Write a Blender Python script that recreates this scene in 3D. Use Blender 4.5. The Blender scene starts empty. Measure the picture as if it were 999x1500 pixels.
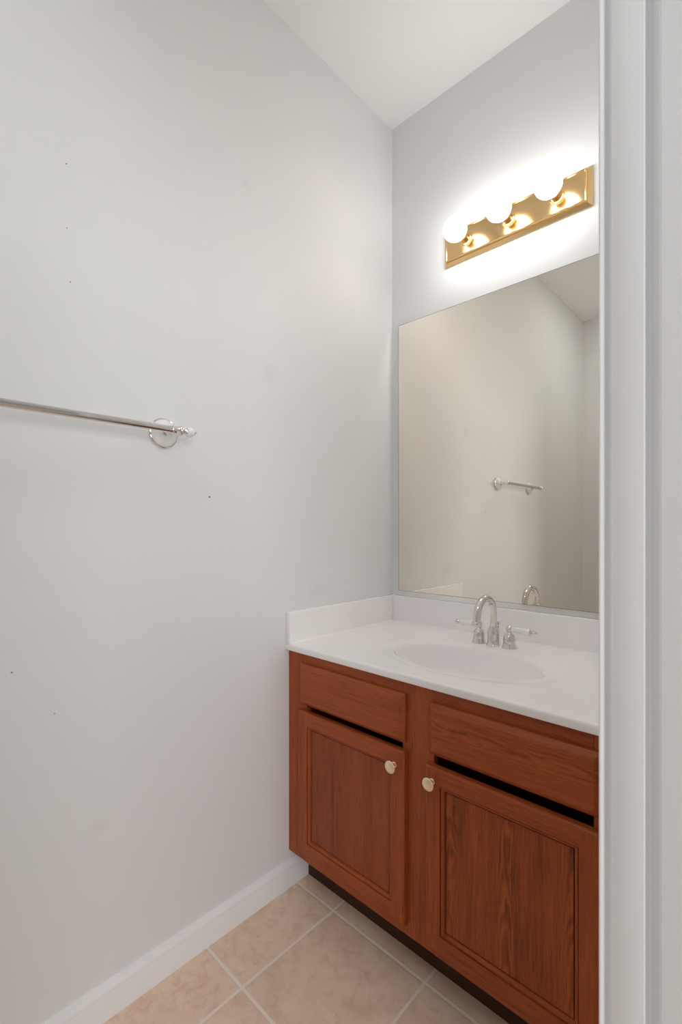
import bpy, bmesh, math
from mathutils import Vector, Matrix

# ------------------------------------------------------------------ camera, world, lights, exposure
scene = bpy.context.scene
col = scene.collection
PI = math.pi

cam_data = bpy.data.cameras.new('camera')
cam_data.sensor_fit = 'VERTICAL'
cam_data.sensor_height = 36.0
cam_data.sensor_width = 36.0
cam_data.lens = 687.6 * 36.0 / 1500.0
cam_data.shift_y = 22.0 / 1500.0
cam_data.clip_start = 0.02
cam = bpy.data.objects.new('camera', cam_data)
cam.location = (1.15628, -1.52321, 1.14547)
cam.rotation_euler = (PI / 2, 0, math.radians(43.405))
col.objects.link(cam)
scene.camera = cam

BULB = 18.0            # radiance of the lit globes
world = bpy.data.worlds.new('world')
scene.world = world
world.use_nodes = True
world.node_tree.nodes['Background'].inputs[0].default_value = (0.98, 0.99, 1.0, 1)
world.node_tree.nodes['Background'].inputs[1].default_value = 0.30

def area_light(name, loc, target, size, power, color):
    d = bpy.data.lights.new(name, 'AREA')
    d.shape = 'RECTANGLE'; d.size, d.size_y = size
    d.energy = power; d.color = color
    o = bpy.data.objects.new(name, d)
    o.location = loc
    o.rotation_euler = (Vector(target) - Vector(loc)).to_track_quat('-Z', 'Y').to_euler()
    col.objects.link(o)
    return o
# added fill: unseen hall daylight through the doorway, evening out the bulb light
area_light('hall_daylight_fill', (3.9, -2.25, 1.8), (0.0, -1.0, 1.1), (1.5, 1.8), 48, (0.97, 0.99, 1.0))
# added soft fill at the ceiling, no fixture, brightens the room's front half
area_light('ceiling_fill', (0.68, -1.80, 2.74), (0.68, -1.799, 0.0), (0.40, 0.40), 4.1, (0.98, 0.995, 1.0))

scene.view_settings.view_transform = 'Standard'
scene.view_settings.look = 'None'
scene.view_settings.gamma = 1.0
scene.view_settings.use_curve_mapping = False
scene.view_settings.exposure = 0.0
scene.cycles.use_denoising = True
scene.cycles.max_bounces = 12
scene.cycles.diffuse_bounces = 8
scene.cycles.glossy_bounces = 8
scene.cycles.sample_clamp_indirect = 0.0
scene.cycles.blur_glossy = 0.0

# ------------------------------------------------------------------ object helpers
ORIGIN = {}

def tag(o, label=None, cat=None, group=None, kind=None):
    if label: o['label'] = label
    if cat: o['category'] = cat
    if group: o['group'] = group
    if kind: o['kind'] = kind
    return o

def thing(name, loc, label, cat):
    o = bpy.data.objects.new(name, None)
    o.empty_display_size = 0.05
    o.location = loc
    col.objects.link(o)
    ORIGIN[o.name] = Vector(loc)
    return tag(o, label, cat)

def build(name, bm, mats, parent=None, origin=None, smooth=None, label=None, kind=None):
    """Link a bmesh given in room coordinates as ONE mesh object."""
    if parent is not None:
        org = ORIGIN[parent.name]
    else:
        org = Vector(origin) if origin is not None else Vector((0, 0, 0))
    bmesh.ops.translate(bm, verts=bm.verts, vec=-org)
    bmesh.ops.recalc_face_normals(bm, faces=bm.faces)
    me = bpy.data.meshes.new(name)
    bm.to_mesh(me); bm.free()
    for m in (mats if isinstance(mats, (list, tuple)) else [mats]):
        me.materials.append(m)
    o = bpy.data.objects.new(name, me)
    col.objects.link(o)
    if parent is not None:
        o.parent = parent
    else:
        o.location = org
    ORIGIN[o.name] = org
    if smooth is not None:
        for p in me.polygons: p.use_smooth = True
        if smooth < 180:
            me.set_sharp_from_angle(angle=math.radians(smooth))
    if label: o['label'] = label
    if kind: o['kind'] = kind
    return o

def add_box(bm, lo, hi, bevel=0.0, seg=2, mat=0):
    x0, y0, z0 = lo; x1, y1, z1 = hi
    vs = [bm.verts.new(p) for p in [(x0,y0,z0),(x1,y0,z0),(x1,y1,z0),(x0,y1,z0),(x0,y0,z1),(x1,y0,z1),(x1,y1,z1),(x0,y1,z1)]]
    fs = [bm.faces.new([vs[i] for i in f]) for f in [(0,3,2,1),(4,5,6,7),(0,1,5,4),(1,2,6,5),(2,3,7,6),(3,0,4,7)]]
    for f in fs: f.material_index = mat
    if bevel > 0:
        es = list({e for f in fs for e in f.edges})
        bmesh.ops.bevel(bm, geom=es, offset=bevel, segments=seg, profile=0.5, affect='EDGES', clamp_overlap=True)

def box(lo, hi, bevel=0.0, seg=2):
    bm = bmesh.new(); add_box(bm, lo, hi, bevel, seg); return bm

def add_prism(bm, poly, axis, a, b):
    """Extrude a 2D polygon along an axis. axis 'z': (x,y); 'y': (x,z); 'x': (y,z)."""
    def p(u, v, t):
        return {'z': (u, v, t), 'y': (u, t, v), 'x': (t, u, v)}[axis]
    A = [bm.verts.new(p(u, v, a)) for u, v in poly]
    B = [bm.verts.new(p(u, v, b)) for u, v in poly]
    n = len(poly)
    for i in range(n):
        bm.faces.new([A[i], A[(i+1) % n], B[(i+1) % n], B[i]])
    bm.faces.new(A); bm.faces.new(list(reversed(B)))

def add_lathe(bm, prof, base, axis=(0, 0, 1), n=32, mat=0):
    """Revolve (radius, height) pairs about the axis through base."""
    ax = Vector(axis).normalized()
    q = Vector((0, 0, 1)).rotation_difference(ax).to_matrix()
    b = Vector(base)
    rings = []
    for r, h in prof:
        if r < 1e-6:
            rings.append([bm.verts.new(b + q @ Vector((0, 0, h)))])
        else:
            rings.append([bm.verts.new(b + q @ Vector((r*math.cos(2*PI*i/n), r*math.sin(2*PI*i/n), h))) for i in range(n)])
    for A, B in zip(rings, rings[1:]):
        for i in range(n):
            j = (i+1) % n
            vs = []
            for v in ([A[0]] if len(A) == 1 else [A[i], A[j]]): vs.append(v)
            for v in ([B[0]] if len(B) == 1 else [B[j], B[i]]): vs.append(v)
            if len(vs) > 2:
                f = bm.faces.new(vs); f.material_index = mat
    for R, rev in ((rings[0], True), (rings[-1], False)):
        if len(R) > 1:
            f = bm.faces.new(list(reversed(R)) if rev else R); f.material_index = mat

def lathe(prof, base, axis=(0, 0, 1), n=32):
    bm = bmesh.new(); add_lathe(bm, prof, base, axis, n); return bm

def arc(cx, cy, r, a0, a1, n):
    return [(cx + r*math.cos(math.radians(a0 + (a1-a0)*i/n)), cy + r*math.sin(math.radians(a0 + (a1-a0)*i/n))) for i in range(n+1)]

def add_tube(bm, pts, rad, n=20):
    pts = [Vector(p) for p in pts]
    rings = []
    for i, p in enumerate(pts):
        t = (pts[min(i+1, len(pts)-1)] - pts[max(i-1, 0)]).normalized()
        s = Vector((1, 0, 0)) if abs(t.x) < 0.9 else Vector((0, 0, 1))
        u = t.cross(s).normalized(); v = t.cross(u)
        r = rad[i] if isinstance(rad, (list, tuple)) else rad
        rings.append([bm.verts.new(p + r*(math.cos(2*PI*k/n)*u + math.sin(2*PI*k/n)*v)) for k in range(n)])
    for A, B in zip(rings, rings[1:]):
        for k in range(n):
            bm.faces.new([A[k], A[(k+1) % n], B[(k+1) % n], B[k]])
    bm.faces.new(rings[0]); bm.faces.new(list(reversed(rings[-1])))

# ------------------------------------------------------------------ materials
def new_mat(name, color=(0.8, 0.8, 0.8), rough=0.5, metal=0.0, spec=0.5, coat=0.0):
    m = bpy.data.materials.new(name); m.use_nodes = True
    b = m.node_tree.nodes['Principled BSDF']
    b.inputs['Base Color'].default_value = (*color, 1)
    b.inputs['Roughness'].default_value = rough
    b.inputs['Metallic'].default_value = metal
    b.inputs['Specular IOR Level'].default_value = spec
    b.inputs['Coat Weight'].default_value = coat
    b.inputs['Coat Roughness'].default_value = 0.08
    return m

class G:
    """tiny node-graph helper"""
    def __init__(s, m):
        s.t = m.node_tree; s.b = s.t.nodes['Principled BSDF']
    def n(s, kind, **kw):
        x = s.t.nodes.new(kind)
        for k, v in kw.items(): setattr(x, k, v)
        return x
    def l(s, a, b): s.t.links.new(a, b)
    def val(s, x, sock, v):
        if isinstance(v, (int, float, tuple)): x.inputs[sock].default_value = v
        else: s.l(v, x.inputs[sock])
    def math(s, op, a, b=0.0, c=None, clamp=False):
        x = s.n('ShaderNodeMath', operation=op, use_clamp=clamp)
        s.val(x, 0, a); s.val(x, 1, b)
        if c is not None: s.val(x, 2, c)
        return x.outputs[0]
    def mix(s, f, a, b, blend='MIX'):
        x = s.n('ShaderNodeMix', data_type='RGBA', blend_type=blend)
        s.val(x, 0, f)
        for i, v in ((6, a), (7, b)):
            if isinstance(v, tuple): x.inputs[i].default_value = (*v[:3], 1)
            else: s.l(v, x.inputs[i])
        return x.outputs[2]
    def coord(s, scale=(1, 1, 1), loc=(0, 0, 0)):
        tc = s.n('ShaderNodeTexCoord'); mp = s.n('ShaderNodeMapping')
        mp.inputs['Scale'].default_value = scale; mp.inputs['Location'].default_value = loc
        s.l(tc.outputs['Object'], mp.inputs['Vector'])
        return mp.outputs[0]
    def noise(s, vec, scale, detail=4, rough=0.5, dist=0.0):
        x = s.n('ShaderNodeTexNoise')
        s.l(vec, x.inputs['Vector'])
        x.inputs['Scale'].default_value = scale; x.inputs['Detail'].default_value = detail
        x.inputs['Roughness'].default_value = rough; x.inputs['Distortion'].default_value = dist
        return x.outputs['Fac']
    def ramp(s, f, stops):
        x = s.n('ShaderNodeValToRGB'); e = x.color_ramp.elements
        while len(e) < len(stops): e.new(0.5)
        for el, (p, c) in zip(e, stops):
            el.position = p; el.color = (*c, 1) if isinstance(c, tuple) else (c, c, c, 1)
        s.l(f, x.inputs[0]); return x.outputs[0]
    def bump(s, h, strength, dist=0.002):
        x = s.n('ShaderNodeBump'); x.inputs['Strength'].default_value = strength; x.inputs['Distance'].default_value = dist
        s.l(h, x.inputs['Height']); s.l(x.outputs[0], s.b.inputs['Normal'])

WALL = (0.800, 0.806, 0.809)
def wall_material(name, specks=(), smudges=()):
    m = new_mat(name, WALL, 0.62, spec=0.25); g = G(m)
    v = g.coord()
    c = g.mix(g.ramp(g.noise(v, 2.2, 3), [(0.3, 0.0), (0.7, 1.0)]), WALL, tuple(x*0.985 for x in WALL))
    tc = g.n('ShaderNodeTexCoord').outputs['Object']
    def spot(p, r, soft):
        d = g.n('ShaderNodeVectorMath', operation='DISTANCE')
        g.l(tc, d.inputs[0]); d.inputs[1].default_value = p
        x = g.n('ShaderNodeMapRange', interpolation_type='SMOOTHSTEP')
        g.l(d.outputs['Value'], x.inputs[0])
        x.inputs[1].default_value = r*(1-soft); x.inputs[2].default_value = r
        x.inputs[3].default_value = 1; x.inputs[4].default_value = 0
        return x.outputs[0]
    for p, r in smudges:
        c = g.mix(g.math('MULTIPLY', spot(p, r, 1.0), 0.10), c, (0.42, 0.41, 0.40))
    for p, r in specks:
        c = g.mix(g.math('MULTIPLY', spot(p, r, 0.4), 0.85), c, (0.16, 0.13, 0.10))
    g.l(c, g.b.inputs['Base Color'])
    g.bump(g.noise(v, 260, 3, 0.6), 0.05, 0.001)
    return m

M = {}
M['wall'] = wall_material('wall_paint')
M['wall_left'] = wall_material('wall_paint_marked',
    specks=[((0, -1.186, 1.950), .0022), ((0, -1.185, 1.808), .0018), ((0, -1.178, 1.691), .0020), ((0, -.830, 1.2286), .0035),
            ((0, -1.287, .846), .0022), ((0, -1.209, .739), .0016)],
    smudges=[((0, -.710, 2.157), .03), ((0, -.62, 1.62), .05), ((0, -.42, .93), .06), ((0, -1.12, .45), .03), ((0, -1.6, 1.3), .08)])
M['ceiling'] = new_mat('ceiling_paint', (0.885, 0.89, 0.89), 0.8, spec=0.1)
M['trim'] = new_mat('trim_gloss_paint', (0.90, 0.90, 0.90), 0.5, spec=0.25)
g = G(M['trim']); v = g.coord((1, 1, .12))
g.l(g.mix(g.ramp(g.noise(v, 9, 4), [(0.35, 0.0), (0.75, 1.0)]), (0.90, 0.90, 0.90), (0.875, 0.875, 0.875)), g.b.inputs['Base Color'])

def tile_material():
    m = new_mat('beige_ceramic_tile', (0.5, 0.42, 0.34), 0.38, spec=0.4); g = G(m)
    S, X0, Y0, W = 0.3225, 0.1765, -0.5225, 0.0056
    tc = g.n('ShaderNodeTexCoord'); sp = g.n('ShaderNodeSeparateXYZ'); g.l(tc.outputs['Object'], sp.inputs[0])
    def line(sock, o):
        u = g.math('DIVIDE', g.math('SUBTRACT', sock, o), S)
        f = g.math('ABSOLUTE', g.math('SUBTRACT', g.math('FRACT', g.math('ADD', u, 0.5)), 0.5))
        return f, g.math('FLOOR', u)
    fx, ix = line(sp.outputs['X'], X0); fy, iy = line(sp.outputs['Y'], Y0)
    d = g.math('MULTIPLY', g.math('MINIMUM', fx, fy), S)
    mr = g.n('ShaderNodeMapRange', interpolation_type='SMOOTHSTEP')
    g.l(d, mr.inputs[0]); mr.inputs[1].default_value = W*0.55; mr.inputs[2].default_value = W*0.9
    tile = mr.outputs[0]
    cb = g.n('ShaderNodeCombineXYZ'); g.l(ix, cb.inputs[0]); g.l(iy, cb.inputs[1])
    wn = g.n('ShaderNodeTexWhiteNoise', noise_dimensions='2D'); g.l(cb.outputs[0], wn.inputs['Vector'])
    off = g.n('ShaderNodeVectorMath', operation='MULTIPLY_ADD')
    g.l(wn.outputs['Color'], off.inputs[0]); off.inputs[1].default_value = (7, 7, 7); g.l(tc.outputs['Object'], off.inputs[2])
    n1 = g.noise(off.outputs[0], 7.5, 7, 0.62, 1.2)
    n2 = g.noise(off.outputs[0], 26, 6, 0.7, 0.6)
    c = g.ramp(n1, [(0.30, TILE[0]), (0.50, TILE[1]), (0.72, TILE[2])])
    c = g.mix(g.math('MULTIPLY', g.ramp(n2, [(0.50, 0.0), (0.70, 1.0)]), 0.62), c, TILE[3])
    c = g.mix(g.math('MULTIPLY', wn.outputs['Value'], 0.12), c, TILE[2])
    n3 = g.noise(off.outputs[0], 80, 2, 0.5)
    c = g.mix(g.ramp(n3, [(0.74, 0.0), (0.80, 0.6)]), c, (0.22, 0.16, 0.11))
    c = g.mix(tile, GROUT, c)
    g.l(c, g.b.inputs['Base Color'])
    g.l(g.math('MULTIPLY_ADD', tile, -0.45, 0.85), g.b.inputs['Roughness'])
    g.bump(g.math('ADD', tile, g.math('MULTIPLY', n2, 0.12)), 0.6, 0.0015)
    return m
TILE = [(0.73, 0.525, 0.39), (0.81, 0.615, 0.47), (0.86, 0.69, 0.55), (0.60, 0.40, 0.285)]
GROUT = (0.86, 0.76, 0.66)
M['tile'] = tile_material()

def wood(name, grain='z', dark=(0.195, 0.038, 0.009), mid=(0.340, 0.071, 0.016), light=(0.420, 0.096, 0.024), cathedral=0.0, seed=0.0, rough=0.36, centre=(0, 0)):
    m = new_mat(name, mid, rough, spec=0.3); g = G(m)
    along = 0.045
    sc = {'z': (1, 1, along), 'x': (along, 1, 1)}[grain]
    v = g.coord(sc, (seed, seed*0.7, seed*1.3))
    fine = g.noise(v, 190, 5, 0.65, 0.15)
    broad = g.noise(v, 22, 4, 0.55, 0.4)
    f = g.math('MULTIPLY_ADD', fine, 0.55, g.math('MULTIPLY', broad, 0.45))
    if cathedral > 0:
        # bands of pointed growth-ring arches, repeating across the veneer leaves
        period, width = 0.135, 0.022
        sp = g.n('ShaderNodeSeparateXYZ'); g.l(g.coord(), sp.inputs[0])
        A, B = ('X', 'Z') if grain == 'z' else ('Z', 'X')
        a = g.math('DIVIDE', g.math('SUBTRACT', sp.outputs[A], centre[0]), period)
        da = g.math('MULTIPLY', g.math('SUBTRACT', g.math('FRACT', g.math('ADD', a, 0.5)), 0.5), period/width)
        wob = g.noise(g.coord({'z': (1, 1, .35), 'x': (.35, 1, 1)}[grain], (seed, 0, 0)), 16, 3, 0.5)
        d2 = g.math('POWER', g.math('ABSOLUTE', g.math('ADD', da, g.math('MULTIPLY_ADD', wob, 1.2, -0.6))), 2.0)
        ph = g.math('ADD', g.math('MULTIPLY', sp.outputs[B], 10.0), g.math('ADD', g.math('MULTIPLY', d2, 1.7), g.math('MULTIPLY', wob, 6.0)))
        ring = g.math('MULTIPLY_ADD', g.math('SINE', g.math('MULTIPLY', ph, 2*PI)), 0.5, 0.5)
        mask = g.math('SUBTRACT', 1.0, g.math('MULTIPLY', d2, 0.8), clamp=True)
        f = g.math('ADD', f, g.math('MULTIPLY', g.math('MULTIPLY', mask, g.math('SUBTRACT', ring, 0.35)), cathedral))
    c = g.ramp(f, [(0.30, dark), (0.48, mid), (0.66, light)])
    pores = g.ramp(g.noise(g.coord(tuple(x*1.0 for x in sc), (seed+3, 0, 0)), 420, 2, 0.6), [(0.30, 1.0), (0.42, 0.0)])
    c = g.mix(g.math('MULTIPLY', pores, 0.7), c, tuple(x*0.6 for x in dark))
    g.l(c, g.b.inputs['Base Color'])
    g.bump(fine, 0.12, 0.0006)
    return m
M['wood_v'] = wood('stained_oak_vertical', 'z')
M['wood_h'] = wood('stained_oak_horizontal', 'x', seed=2.1)
M['wood_panel'] = wood('stained_oak_panel', 'z', seed=5.3, dark=(0.125, 0.025, 0.007), mid=(0.270, 0.057, 0.015), light=(0.365, 0.083, 0.023))
M['wood_cathedral'] = wood('stained_oak_cathedral_panel', 'z', dark=(0.135, 0.026, 0.006), mid=(0.290, 0.060, 0.012), light=(0.410, 0.092, 0.020), cathedral=0.22, seed=8.4, centre=(0.235, 0))
M['wood_front'] = wood('stained_oak_front_cathedral', 'x', cathedral=0.22, seed=11.0, centre=(0.675, 0))
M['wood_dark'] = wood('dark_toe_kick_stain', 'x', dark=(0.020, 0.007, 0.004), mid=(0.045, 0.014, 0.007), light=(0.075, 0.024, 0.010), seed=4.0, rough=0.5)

M['marble'] = new_mat('cultured_marble', (0.915, 0.890, 0.888), 0.12, spec=0.5)
M['chrome'] = new_mat('chrome', (0.80, 0.78, 0.75), 0.07, 1.0)
M['nickel'] = new_mat('polished_nickel', (0.74, 0.71, 0.67), 0.07, 1.0)
M['bar_metal'] = new_mat('satin_chrome', (0.68, 0.66, 0.63), 0.10, 1.0)
M['porcelain'] = new_mat('white_porcelain', (0.85, 0.85, 0.84), 0.10, spec=0.5)
M['brass'] = new_mat('polished_brass', (0.92, 0.64, 0.31), 0.15, 1.0)
M['knob_brass'] = new_mat('pale_brass_knob', (0.98, 0.80, 0.56), 0.30, 1.0)
M['mirror'] = new_mat('silvered_glass', (0.92, 0.875, 0.795), 0.0, 1.0)
M['mirror_edge'] = new_mat('dark_glass_edge', (0.09, 0.09, 0.08), 0.3)
M['channel'] = new_mat('aluminium_channel', (0.82, 0.82, 0.80), 0.28, 1.0)
M['caulk'] = new_mat('white_caulk', (0.82, 0.81, 0.79), 0.5)
M['black'] = new_mat('dark_hole', (0.02, 0.02, 0.02), 0.6)
m = new_mat('lit_globe_glass', (0.95, 0.95, 0.95), 0.05)
b = m.node_tree.nodes['Principled BSDF']
b.inputs['Emission Color'].default_value = (1.0, 0.99, 0.97, 1)
b.inputs['Emission Strength'].default_value = BULB
M['globe'] = m

# ------------------------------------------------------------------ room shell
H, L, RW, T = 2.753, 2.475, 0.985, 0.12          # ceiling, depth, right wall face, wall thickness
HX = 2.6                                         # hall floor reaches this far
JY, OY, HEAD = -0.851, -1.66, 2.04               # doorway: jamb faces and head

def struct(name, bm, mat, **kw):
    return build(name, bm, mat, kind='structure', **kw)

struct('floor', box((-0.12, -L-0.12, -0.08), (HX, 0.12, 0.0)), M['tile'])
struct('ceiling', box((-0.12, -L-0.12, H), (RW+T, 0.12, H+0.08)), M['ceiling'])
struct('wall_left', box((-0.12, -L-0.12, 0.0), (0.0, 0.12, H)), M['wall_left'])
struct('wall_back', box((0.0, 0.0, 0.0), (RW+T, 0.12, H)), M['wall'])
struct('wall_front', box((0.0, -L-0.12, 0.0), (RW+T, -L, H)), M['wall'])
bm = bmesh.new()
add_box(bm, (RW, JY+0.018, 0.0), (RW+T, 0.0, H))
add_box(bm, (RW, -L, 0.0), (RW+T, OY-0.018, H))
add_box(bm, (RW, OY-0.018, HEAD+0.018), (RW+T, JY+0.018, H))
struct('wall_right', bm, M['wall'])

# baseboard with an eased, stepped top, along the left wall up to the toe kick
BB = [(0.0, 0.0), (0.0135, 0.0), (0.0135, 0.052), (0.0125, 0.056), (0.0120, 0.060), (0.0128, 0.064), (0.0105, 0.070), (0.0070, 0.075), (0.0058, 0.080), (0.0045, 0.083), (0.0, 0.083)]
bm = bmesh.new(); add_prism(bm, BB, 'y', -L, -0.4712)
struct('baseboard_left', bm, M['trim'], smooth=35)
bm = bmesh.new(); add_prism(bm, [(-L+u, w) for u, w in BB], 'x', 0.0135, RW)
struct('baseboard_front', bm, M['trim'], smooth=35)
bm = bmesh.new(); add_prism(bm, [(RW-u, w) for u, w in BB], 'y', -L+0.0135, OY-0.075)
struct('baseboard_right', bm, M['trim'], smooth=35)

# door frame: jamb boards with a moulded stop, and flat casings on both wall faces
def jamb_profile(sgn, y):
    # x from room side to hall side; depth d stands out into the opening
    pts = [(RW-0.002, 0.0)]
    pts += [(RW-0.002, 0.0125), (RW-0.0014, 0.0145), (RW+0.0000, 0.0152), (RW+0.0014, 0.0146), (RW+0.0020, 0.0130),
            (RW+0.0016, 0.0070), (RW+0.0016, 0.0005), (RW+0.0030, -0.0035), (RW+0.0060, -0.0048), (RW+0.0088, -0.0030), (RW+0.0104, 0.0020), (RW+0.0114, 0.0060), (RW+0.0132, 0.0074)]
    pts += [(RW+0.0458, 0.0074), (RW+0.0468, 0.0070), (RW+0.0472, 0.0060), (RW+0.0462, 0.0000), (RW+0.0452, -0.0060), (RW+0.0452, -0.0135), (RW+0.0602, -0.0150)]
    pts += [(RW+0.0606, -0.0030), (RW+0.0618, -0.0012), (RW+0.0640, -0.0008), (RW+T+0.002, -0.0008)]
    pts += [(RW+T+0.002, -0.0180), (RW-0.002, -0.0180)]
    return [(x, y + sgn*(d-0.004)) for x, d in pts]
bm = bmesh.new()
add_prism(bm, jamb_profile(-1, JY), 'z', 0.0, HEAD)
struct('trim_1', bm, M['trim'], smooth=50)
bm = bmesh.new()
add_prism(bm, jamb_profile(1, OY), 'z', 0.0, HEAD)
struct('trim_2', bm, M['trim'], smooth=50)
struct('trim_3', box((RW-0.002, OY-0.018, HEAD), (RW+T+0.002, JY+0.018, HEAD+0.018)), M['trim'])
for i, x0 in enumerate((RW+T,)):
    bm = bmesh.new()
    cp = [(0, 0), (0.009, 0), (0.012, 0.006), (0.013, 0.03), (0.017, 0.045), (0.017, 0.057), (0, 0.057)]
    add_prism(bm, [(x0+0.002+d, JY+0.006+w) for d, w in cp], 'z', 0.0, HEAD+0.06)
    struct('trim_4', bm, M['trim'])
    bm = bmesh.new()
    add_prism(bm, [(x0+0.002+d, OY-0.006-w) for d, w in cp], 'z', 0.0, HEAD+0.06)
    struct('trim_5', bm, M['trim'])

# ------------------------------------------------------------------ vanity cabinet
CW, FY = 0.975, -0.5446                          # width, face-frame plane
CT, CB, CZ = 0.775, 0.7545, 0.1115               # counter top / underside, box bottom
DT = 0.018                                       # door thickness
cab = thing('vanity_cabinet', (CW/2, -0.27, 0.0), 'reddish brown stained oak vanity cabinet with two panel doors under the white sink top', 'cabinet')
bm = bmesh.new()
add_box(bm, (0.0005, FY+0.019, CZ), (0.016, -0.001, CB))
add_box(bm, (CW-0.016, FY+0.019, CZ), (CW, -0.001, CB))
add_box(bm, (0.016, FY+0.019, CZ), (CW-0.016, -0.001, CZ+0.014))
add_box(bm, (0.016, -0.008, CZ+0.014), (CW-0.016, -0.001, 0.60))
build('cabinet_body', bm, M['wood_v'], cab)
bm = bmesh.new()
for x0, x1 in ((0.0005, 0.085), (0.447, 0.540), (0.892, CW)):
    add_box(bm, (x0, FY, CZ), (x1, FY+0.019, CB), 0.0012, 1, 0)
for z0, z1 in ((CZ+0.0002, 0.160), (0.712, CB-0.0002)):
    for x0, x1 in ((0.085, 0.447), (0.540, 0.892)):
        add_box(bm, (x0, FY+0.0003, z0), (x1, FY+0.0187, z1), 0.0, 1, 1)
build('face_frame', bm, [M['wood_v'], M['wood_h']], cab)
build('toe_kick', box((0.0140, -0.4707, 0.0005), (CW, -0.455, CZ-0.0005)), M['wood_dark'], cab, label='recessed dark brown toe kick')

def rect_loops(bm, x0, x1, z0, z1, loops, mats=(0, 0)):
    """nested rectangles (inset, y); mats = (sides, top-bottom)"""
    prev = None
    for ins, y in loops:
        c = [bm.verts.new(p) for p in ((x0+ins, y, z0+ins), (x1-ins, y, z0+ins), (x1-ins, y, z1-ins), (x0+ins, y, z1-ins))]
        if prev:
            for i in range(4):
                f = bm.faces.new([prev[i], prev[(i+1) % 4], c[(i+1) % 4], c[i]])
                f.material_index = mats[0] if i in (1, 3) else mats[1]
        prev = c
    return prev

def slab_front(name, x0, x1, z0, z1, mat):
    bm = bmesh.new()
    y = FY - 0.0002
    c0 = rect_loops(bm, x0, x1, z0, z1, [(0.001, y), (0.0, y-0.001), (0.0, y-0.0085), (0.0012, y-0.0098), (0.0105, y-DT+0.001), (0.0130, y-DT)])
    bm.faces.new(c0)
    return build(name, bm, mat, cab)

def knob(parent, x, z):
    prof = [(0.0, 0.0), (0.0075, 0.0), (0.0075, 0.0015), (0.0052, 0.003), (0.0048, 0.010), (0.0062, 0.013), (0.0130, 0.0155), (0.0156, 0.0172), (0.0159, 0.0186),
            (0.0154, 0.0198), (0.0140, 0.0206), (0.0090, 0.0213), (0.0, 0.0217)]
    return build('knob', lathe(prof, (x, FY-DT-0.0002, z), (0, -1, 0), 36), M['knob_brass'], parent, smooth=50, label='round pale brass knob')

def door(x0, x1, z0, z1, panel_mat, kx, kz):
    y = FY - 0.0002; yf = y - DT
    F, B = 0.041, 0.012          # flat width of the frame, moulding width
    bm = bmesh.new()
    e = 0.0055
    outer = [(0.001, y), (0.0, y-0.001), (0.0, yf+0.0055), (0.0012, yf+0.0025), (0.0032, yf+0.0007), (e, yf)]
    rect_loops(bm, x0, x1, z0, z1, outer, (0, 1))
    def quad(a, b, c, d, mi):
        f = bm.faces.new([bm.verts.new(p) for p in ((a, yf, c), (b, yf, c), (b, yf, d), (a, yf, d))]); f.material_index = mi
    quad(x0+e, x0+F, z0+e, z1-e, 0); quad(x1-F, x1-e, z0+e, z1-e, 0)
    quad(x0+F, x1-F, z0+e, z0+F, 1); quad(x0+F, x1-F, z1-F, z1-e, 1)
    inner = [(F, yf), (F+0.0003, yf+0.0050), (F+0.0022, yf+0.0052), (F+0.0026, yf+0.0026), (F+0.0055, yf+0.0032), (F+0.0085, yf+0.0056), (F+0.0098, yf+0.0090), (F+0.0100, y-0.003)]
    rect_loops(bm, x0, x1, z0, z1, inner, (0, 1))
    quad_y = y - 0.003
    bm.faces.new([bm.verts.new(p) for p in ((x0+F+0.01, quad_y, z0+F+0.01), (x1-F-0.01, quad_y, z0+F+0.01), (x1-F-0.01, quad_y, z1-F-0.01), (x0+F+0.01, quad_y, z1-F-0.01))])
    bmesh.ops.remove_doubles(bm, verts=bm.verts, dist=1e-6)
    d = build('door', bm, [M['wood_v'], M['wood_h']], cab)
    build('panel', box((x0+F+B+0.0004, yf+0.0094, z0+F+B+0.0004), (x1-F-B-0.0004, y-0.0025, z1-F-B-0.0004)), panel_mat, d, label='flat oak grained inset panel')
    knob(d, kx, kz)
    return d

dl = slab_front('drawer_front', 0.0655, 0.4610, 0.6005, 0.7245, M['wood_h'])
tag(dl, 'narrow slab front above the left door')
dr = slab_front('drawer_front', 0.5330, 0.9085, 0.6000, 0.7230, M['wood_front'])
tag(dr, 'wide slab front below the sink with cathedral grain')
d1 = door(0.0636, 0.4640, 0.1440, 0.5825, M['wood_panel'], 0.4347, 0.5415)
tag(d1, 'left panel door with knob at its upper right corner')
d2 = door(0.5252, 0.9120, 0.1400, 0.5755, M['wood_cathedral'], 0.5463, 0.5400)
tag(d2, 'right panel door with knob at its upper left corner')

# ------------------------------------------------------------------ vanity top with its integral basin
top = None
SX, SY, SA, SB = 0.500, -0.330, 0.220, 0.135     # basin ellipse
X0, X1, Y0, Y1 = 0.0005, RW-0.0015, -0.5574, -0.0005
NA = 120
angs = [2*PI*i/NA for i in range(NA)]
for (px_, py_) in ((X0, Y0), (X1, Y0), (X1, Y1), (X0, Y1)):
    angs.append(math.atan2((py_-SY)/SB, (px_-SX)/SA) % (2*PI))
angs = sorted(set(round(a, 6) for a in angs)); N = len(angs)
def ell(rho, z): return [(SX+SA*rho*math.cos(a), SY+SB*rho*math.sin(a), z) for a in angs]
def rec(ins, z):
    out = []
    for a in angs:
        dx, dy = SA*math.cos(a), SB*math.sin(a); t = 1e9
        if dx > 1e-9: t = min(t, (X1-ins-SX)/dx)
        if dx < -1e-9: t = min(t, (X0+ins-SX)/dx)
        if dy > 1e-9: t = min(t, (Y1-ins-SY)/dy)
        if dy < -1e-9: t = min(t, (Y0+ins-SY)/dy)
        out.append((SX+dx*t, SY+dy*t, z))
    return out
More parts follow.
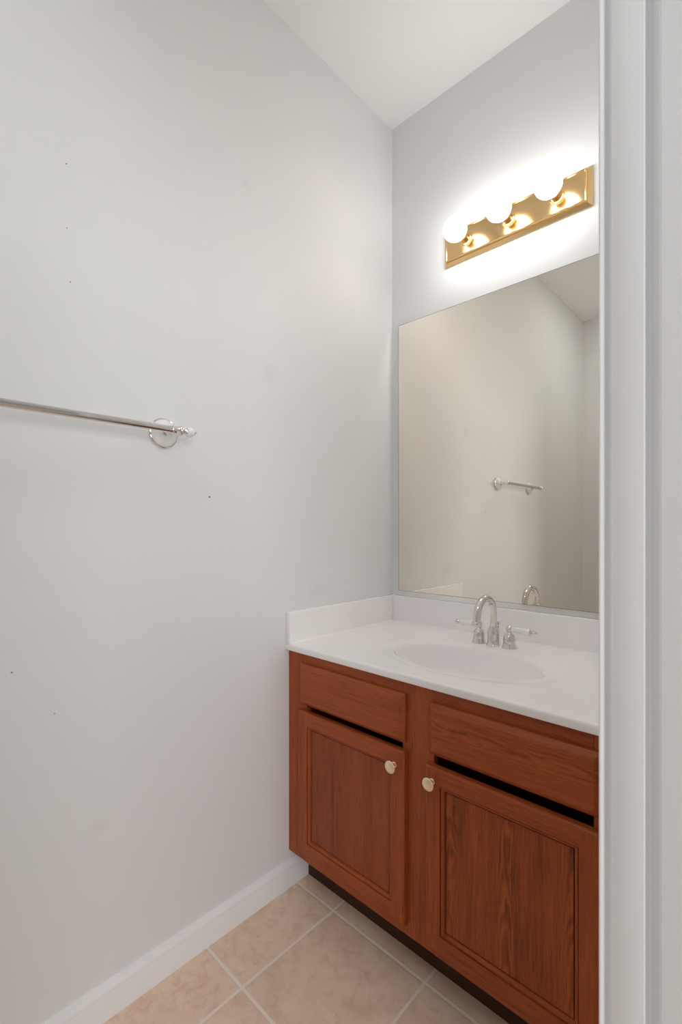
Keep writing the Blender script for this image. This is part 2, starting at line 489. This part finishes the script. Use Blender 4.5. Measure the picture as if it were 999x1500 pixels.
def loft(bm, loops):
    R = [[bm.verts.new(p) for p in lp] for lp in loops]
    for A, B in zip(R, R[1:]):
        for i in range(N):
            j = (i+1) % N
            bm.faces.new([A[i], A[j], B[j], B[i]])
    return R
RIM = CT - 0.0035
def rimz(rho):                                   # shallow dished ring around the bowl
    t = min(max((rho-1.0)/0.26, 0), 1)
    return RIM + (CT-RIM)*(t*t*(3-2*t))
bm = bmesh.new()
loops = [ell(r, rimz(r)) for r in (1.0, 1.05, 1.10, 1.14, 1.18, 1.22, 1.26)]
loops += [rec(0.012, CT), rec(0.006, CT), rec(0.0028, CT-0.0008), rec(0.0008, CT-0.0028), rec(0.0, CT-0.006), rec(0.0, CB+0.004), rec(0.001, CB+0.001), rec(0.004, CB), rec(0.03, CB), ell(1.02, CB), ell(1.0, RIM-0.004)]
loft(bm, loops)
top = build('sink_countertop', bm, M['marble'], origin=(SX, -0.28, CB), smooth=40)
tag(top, 'white cultured marble vanity top with integral oval sink and backsplash on oak cabinet', 'countertop')
bm = bmesh.new()
bowl = [(1.0, RIM), (0.990, RIM-0.0025), (0.975, RIM-0.010), (0.955, RIM-0.022), (0.92, RIM-0.042), (0.86, RIM-0.066), (0.76, RIM-0.090), (0.60, RIM-0.108), (0.38, RIM-0.120), (0.22, RIM-0.126), (0.115, RIM-0.129)]
prof = [(q, RIM-(RIM-z)*1.16) for q, z in bowl]
loft(bm, [ell(q, z) for q, z in prof] + [ell(0.115, RIM-0.160)] + [ell(q+0.05, z-0.010) for q, z in reversed(prof[3:])] )
build('basin', bm, M['marble'], top, smooth=60, label='oval integral sink bowl')
bm = lathe([(0.0, -0.001), (0.021, -0.001), (0.0225, 0.0012), (0.020, 0.0022), (0.016, 0.0005), (0.014, -0.0005), (0.0, -0.0005)], (SX, SY, RIM-0.1491))
build('drain', bm, M['chrome'], top, smooth=40, label='chrome drain ring')
ST, SH = 0.0175, 0.8746
bm = bmesh.new(); add_box(bm, (ST+0.0002, -ST, CT-0.0005), (X1, -0.0005, SH), 0.003, 3)
build('backsplash', bm, M['marble'], top, smooth=40)
bm = bmesh.new(); add_box(bm, (0.0005, Y0+0.001, CT-0.0005), (ST, -0.0005, SH), 0.003, 3)
build('side_splash', bm, M['marble'], top, smooth=40)
bm = bmesh.new()
add_tube(bm, [(ST+0.004, -ST-0.0004, CT+0.0005), (X1-0.004, -ST-0.0004, CT+0.0005)], 0.0022, 8)
add_tube(bm, [(ST+0.0004, Y0+0.01, CT+0.0002), (ST+0.0004, -ST-0.002, CT+0.0002)], 0.0016, 8)
build('caulk_bead', bm, M['marble'], top, smooth=60)

# ------------------------------------------------------------------ faucet
FX, FYY, FZ = 0.493, -0.1265, CT
fau = thing('faucet', (FX, FYY, FZ), 'polished chrome gooseneck faucet with two white lever handles behind the oval sink', 'faucet')
bell = [(0.0, 0.0), (0.0225, 0.0), (0.0228, 0.0022), (0.0215, 0.0040), (0.0196, 0.0070), (0.0186, 0.0120), (0.0182, 0.030), (0.0180, 0.0400), (0.0172, 0.0460), (0.0150, 0.0520), (0.0125, 0.0560), (0.0122, 0.0590), (0.0, 0.0590)]
build('spout_base', lathe(bell, (FX, FYY, FZ), n=40), M['nickel'], fau, smooth=40)
R = 0.0545; zc = 0.8735
path = [(FX, FYY, FZ+0.055), (FX, FYY, FZ+0.075)] + [(FX, FYY-R+R*math.cos(math.radians(a)), zc+R*math.sin(math.radians(a))) for a in range(0, 181, 9)]
path += [(FX, FYY-2*R-0.0008, zc-0.010)]
rad = [0.0106]*len(path)
for i in range(len(path)): rad[i] = 0.0104 + 0.0016*max(0, (i-8)/(len(path)-9))
bm = bmesh.new(); add_tube(bm, path, rad, 24)
sp = build('spout', bm, M['nickel'], fau, smooth=60)
build('aerator', lathe([(0.0, -0.0215), (0.0105, -0.0215), (0.0135, -0.020), (0.0150, -0.016), (0.0152, -0.0105), (0.0140, -0.007), (0.0125, -0.0055), (0.0, -0.0055)], (FX, FYY-2*R-0.0008, zc-0.002), n=32), M['nickel'], sp, smooth=40)
build('pop_up_rod', lathe([(0.0, 0.0), (0.0022, 0.0), (0.0022, 0.060), (0.0050, 0.063), (0.0058, 0.068), (0.0040, 0.073), (0.0, 0.0745)], (FX+0.002, FYY+0.030, FZ), n=16), M['nickel'], fau, smooth=50)
hb = [(0.0, 0.0), (0.0222, 0.0), (0.0225, 0.0020), (0.0208, 0.0045), (0.0188, 0.0090), (0.0180, 0.0160), (0.0177, 0.0300), (0.0168, 0.0350), (0.0140, 0.0405), (0.0100, 0.0440), (0.0080, 0.0460), (0.0075, 0.0485)]
for s, lab in ((-1, 'left lever handle pointing to the left wall'), (1, 'right lever handle pointing away from the spout')):
    hx = FX + s*0.0502
    prof = list(hb) + [(0.0085, 0.0500)] + [(0.0105*math.cos(math.radians(a)), 0.0580+0.0105*math.sin(math.radians(a))) for a in range(-40, 90, 12)] + [(0.0, 0.0685)]
    hd = build('handle', lathe(prof, (hx, FYY+0.002, FZ), n=36), M['nickel'], fau, smooth=45, label=lab)
    a0 = (hx + s*0.0075, FYY+0.002, FZ+0.0590)
    ax = (s*1.0, -0.03, -0.03)
    lever = [(0.0, 0.0), (0.0062, 0.0), (0.0078, 0.0015), (0.0082, 0.010), (0.0083, 0.025), (0.0090, 0.038), (0.0098, 0.048), (0.0094, 0.0535), (0.0075, 0.0565), (0.0, 0.0572)]
    build('lever', lathe(lever, a0, ax, 28), M['porcelain'], hd, smooth=40, label='white porcelain lever')
    tip = [(0.0, 0.0555), (0.0078, 0.0555), (0.0082, 0.0570), (0.0070, 0.0590), (0.0042, 0.0600), (0.0045, 0.0620), (0.0070, 0.0645), (0.0076, 0.0680), (0.0058, 0.0720), (0.0030, 0.0750), (0.0020, 0.0775), (0.0, 0.0785)]
    build('lever_tip', lathe(tip, a0, ax, 24), M['nickel'], hd, smooth=45)

# ------------------------------------------------------------------ mirror
MX0, MX1, MZ0, MZ1 = 0.0360, 0.9500, 0.8925, 1.9475
mir = thing('wall_mirror', ((MX0+MX1)/2, 0.0, MZ0), 'large frameless wall mirror above the backsplash reflecting the left wall', 'mirror')
bm = bmesh.new()
c0 = rect_loops(bm, MX0, MX1, MZ0, MZ1, [(0.0, -0.0008), (0.0, -0.0052), (0.0010, -0.0064), (0.0021, -0.0065)], (1, 1))
bm.faces.new(c0).material_index = 0
build('mirror_glass', bm, [M['mirror'], M['mirror_edge']], mir)
bm = bmesh.new()
add_prism(bm, [(-0.0005, SH+0.0008), (-0.0095, SH+0.0008), (-0.0095, MZ0+0.0012), (-0.0070, MZ0+0.0012), (-0.0070, MZ0-0.0008), (-0.0005, MZ0-0.0008)], 'x', MX0-0.002, MX1)
build('mirror_channel', bm, M['channel'], mir, label='thin metal channel under the glass')

# ------------------------------------------------------------------ vanity light
LX0, LX1, LZ0, LZ1 = 0.2475, 0.7435, 2.0960, 2.2170
lamp = thing('vanity_light', ((LX0+LX1)/2, 0.0, LZ0), 'polished brass bar light with three lit globe bulbs above the mirror', 'wall lamp')
bm = bmesh.new()
c0 = rect_loops(bm, LX0, LX1, LZ0, LZ1, [(0.001, -0.0005), (0.0, -0.0015), (0.0, -0.0035), (0.0006, -0.0045), (0.0118, -0.0100), (0.0118, -0.0205), (0.0125, -0.0222), (0.0140, -0.0230), (0.0160, -0.0226), (0.0175, -0.0212)])
bm.faces.new(c0)
build('backplate', bm, M['brass'], lamp, label='bevelled brass backplate')
LZ = 2.158
for bx in (0.3415, 0.4950, 0.6485):
    soc = [(0.0, -0.0215), (0.0205, -0.0215), (0.0212, -0.0232), (0.0205, -0.0248), (0.0170, -0.0255), (0.0162, -0.030), (0.0162, -0.052), (0.0172, -0.0545), (0.0180, -0.0590), (0.0186, -0.0650), (0.0178, -0.0655), (0.0168, -0.0600), (0.0, -0.0600)]
    so = build('socket', lathe([(r, -h) for r, h in soc], (bx, 0, LZ), (0, -1, 0), 36), M['brass'], lamp, smooth=40, label='brass socket cup')
    rb = 0.0395; cy = 0.0975
    gl = [(0.0, cy-rb-0.004), (0.0135, cy-rb-0.004), (0.0145, cy-rb*0.93)] + [(rb*math.sin(math.radians(a)), cy-rb*math.cos(math.radians(a))) for a in range(28, 180, 8)] + [(0.0, cy+rb)]
    build('bulb', lathe(gl, (bx, 0, LZ), (0, -1, 0), 40), M['globe'], so, smooth=180, label='lit round globe bulb')

# ------------------------------------------------------------------ towel bar
TY0, TY1, TZ, TX = -0.9640, -1.4000, 1.3845, 0.0650
tb = thing('towel_bar', (0.0, (TY0+TY1)/2, TZ), 'satin chrome towel bar with white porcelain rosettes on the left wall', 'towel bar')
bm = bmesh.new(); add_tube(bm, [(TX, TY0-0.004, TZ), (TX, TY1+0.004, TZ)], 0.0085, 28)
build('bar', bm, M['bar_metal'], tb, smooth=60)
for ty, s in ((TY0, 1), (TY1, -1)):
    # chrome flange, neck and the ring that grips the bar
    bm = bmesh.new()
    add_lathe(bm, [(0.0, 0.0005), (0.0370, 0.0005), (0.0385, 0.0020), (0.0388, 0.0045), (0.0378, 0.0068), (0.0360, 0.0080), (0.0340, 0.0082), (0.0, 0.0082)], (0, ty, TZ), (1, 0, 0), 48)
    add_lathe(bm, [(0.0, 0.0240), (0.0130, 0.0240), (0.0125, 0.0260), (0.0090, 0.0290), (0.0072, 0.0330), (0.0070, 0.0480), (0.0085, 0.0540), (0.0085, 0.0650), (0.0, 0.0650)], (0, ty, TZ), (1, 0, 0), 28)
    add_lathe(bm, [(0.0, -0.0090), (0.0092, -0.0090), (0.0100, -0.0070), (0.0102, 0.0050), (0.0092, 0.0075), (0.0092, 0.0095), (0.0120, 0.0115), (0.0128, 0.0145), (0.0120, 0.0175), (0.0085, 0.0195), (0.0060, 0.0215),
                   (0.0050, 0.0240), (0.0062, 0.0260), (0.0082, 0.0280), (0.0085, 0.0300), (0.0, 0.0300)], (TX, ty, TZ), (0, s, 0), 32)
    br = build('bracket', bm, M['chrome'], tb, smooth=42)
    build('rosette', lathe([(0.0345, 0.0078), (0.0340, 0.0100), (0.0315, 0.0130), (0.0270, 0.0160), (0.0210, 0.0195), (0.0160, 0.0230), (0.0125, 0.0255), (0.0, 0.0262)], (0, ty, TZ), (1, 0, 0), 48), M['porcelain'], br, smooth=60, label='white porcelain rosette')
    fb = 0.0125; c = 0.0395
    build('finial', lathe([(0.0, c-fb*0.98)] + [(fb*math.sin(math.radians(a)), c-fb*math.cos(math.radians(a))) for a in range(30, 176, 10)] + [(0.0, c+fb)], (TX, ty, TZ), (0, s, 0), 32), M['porcelain'], br, smooth=180, label='white porcelain ball finial')
    build('finial_cap', lathe([(0.0, c+0.0100), (0.0068, c+0.0105), (0.0064, c+0.0128), (0.0042, c+0.0145), (0.0030, c+0.0165), (0.0018, c+0.0190), (0.0, c+0.0196)], (TX, ty, TZ), (0, s, 0), 20), M['chrome'], br, smooth=45)
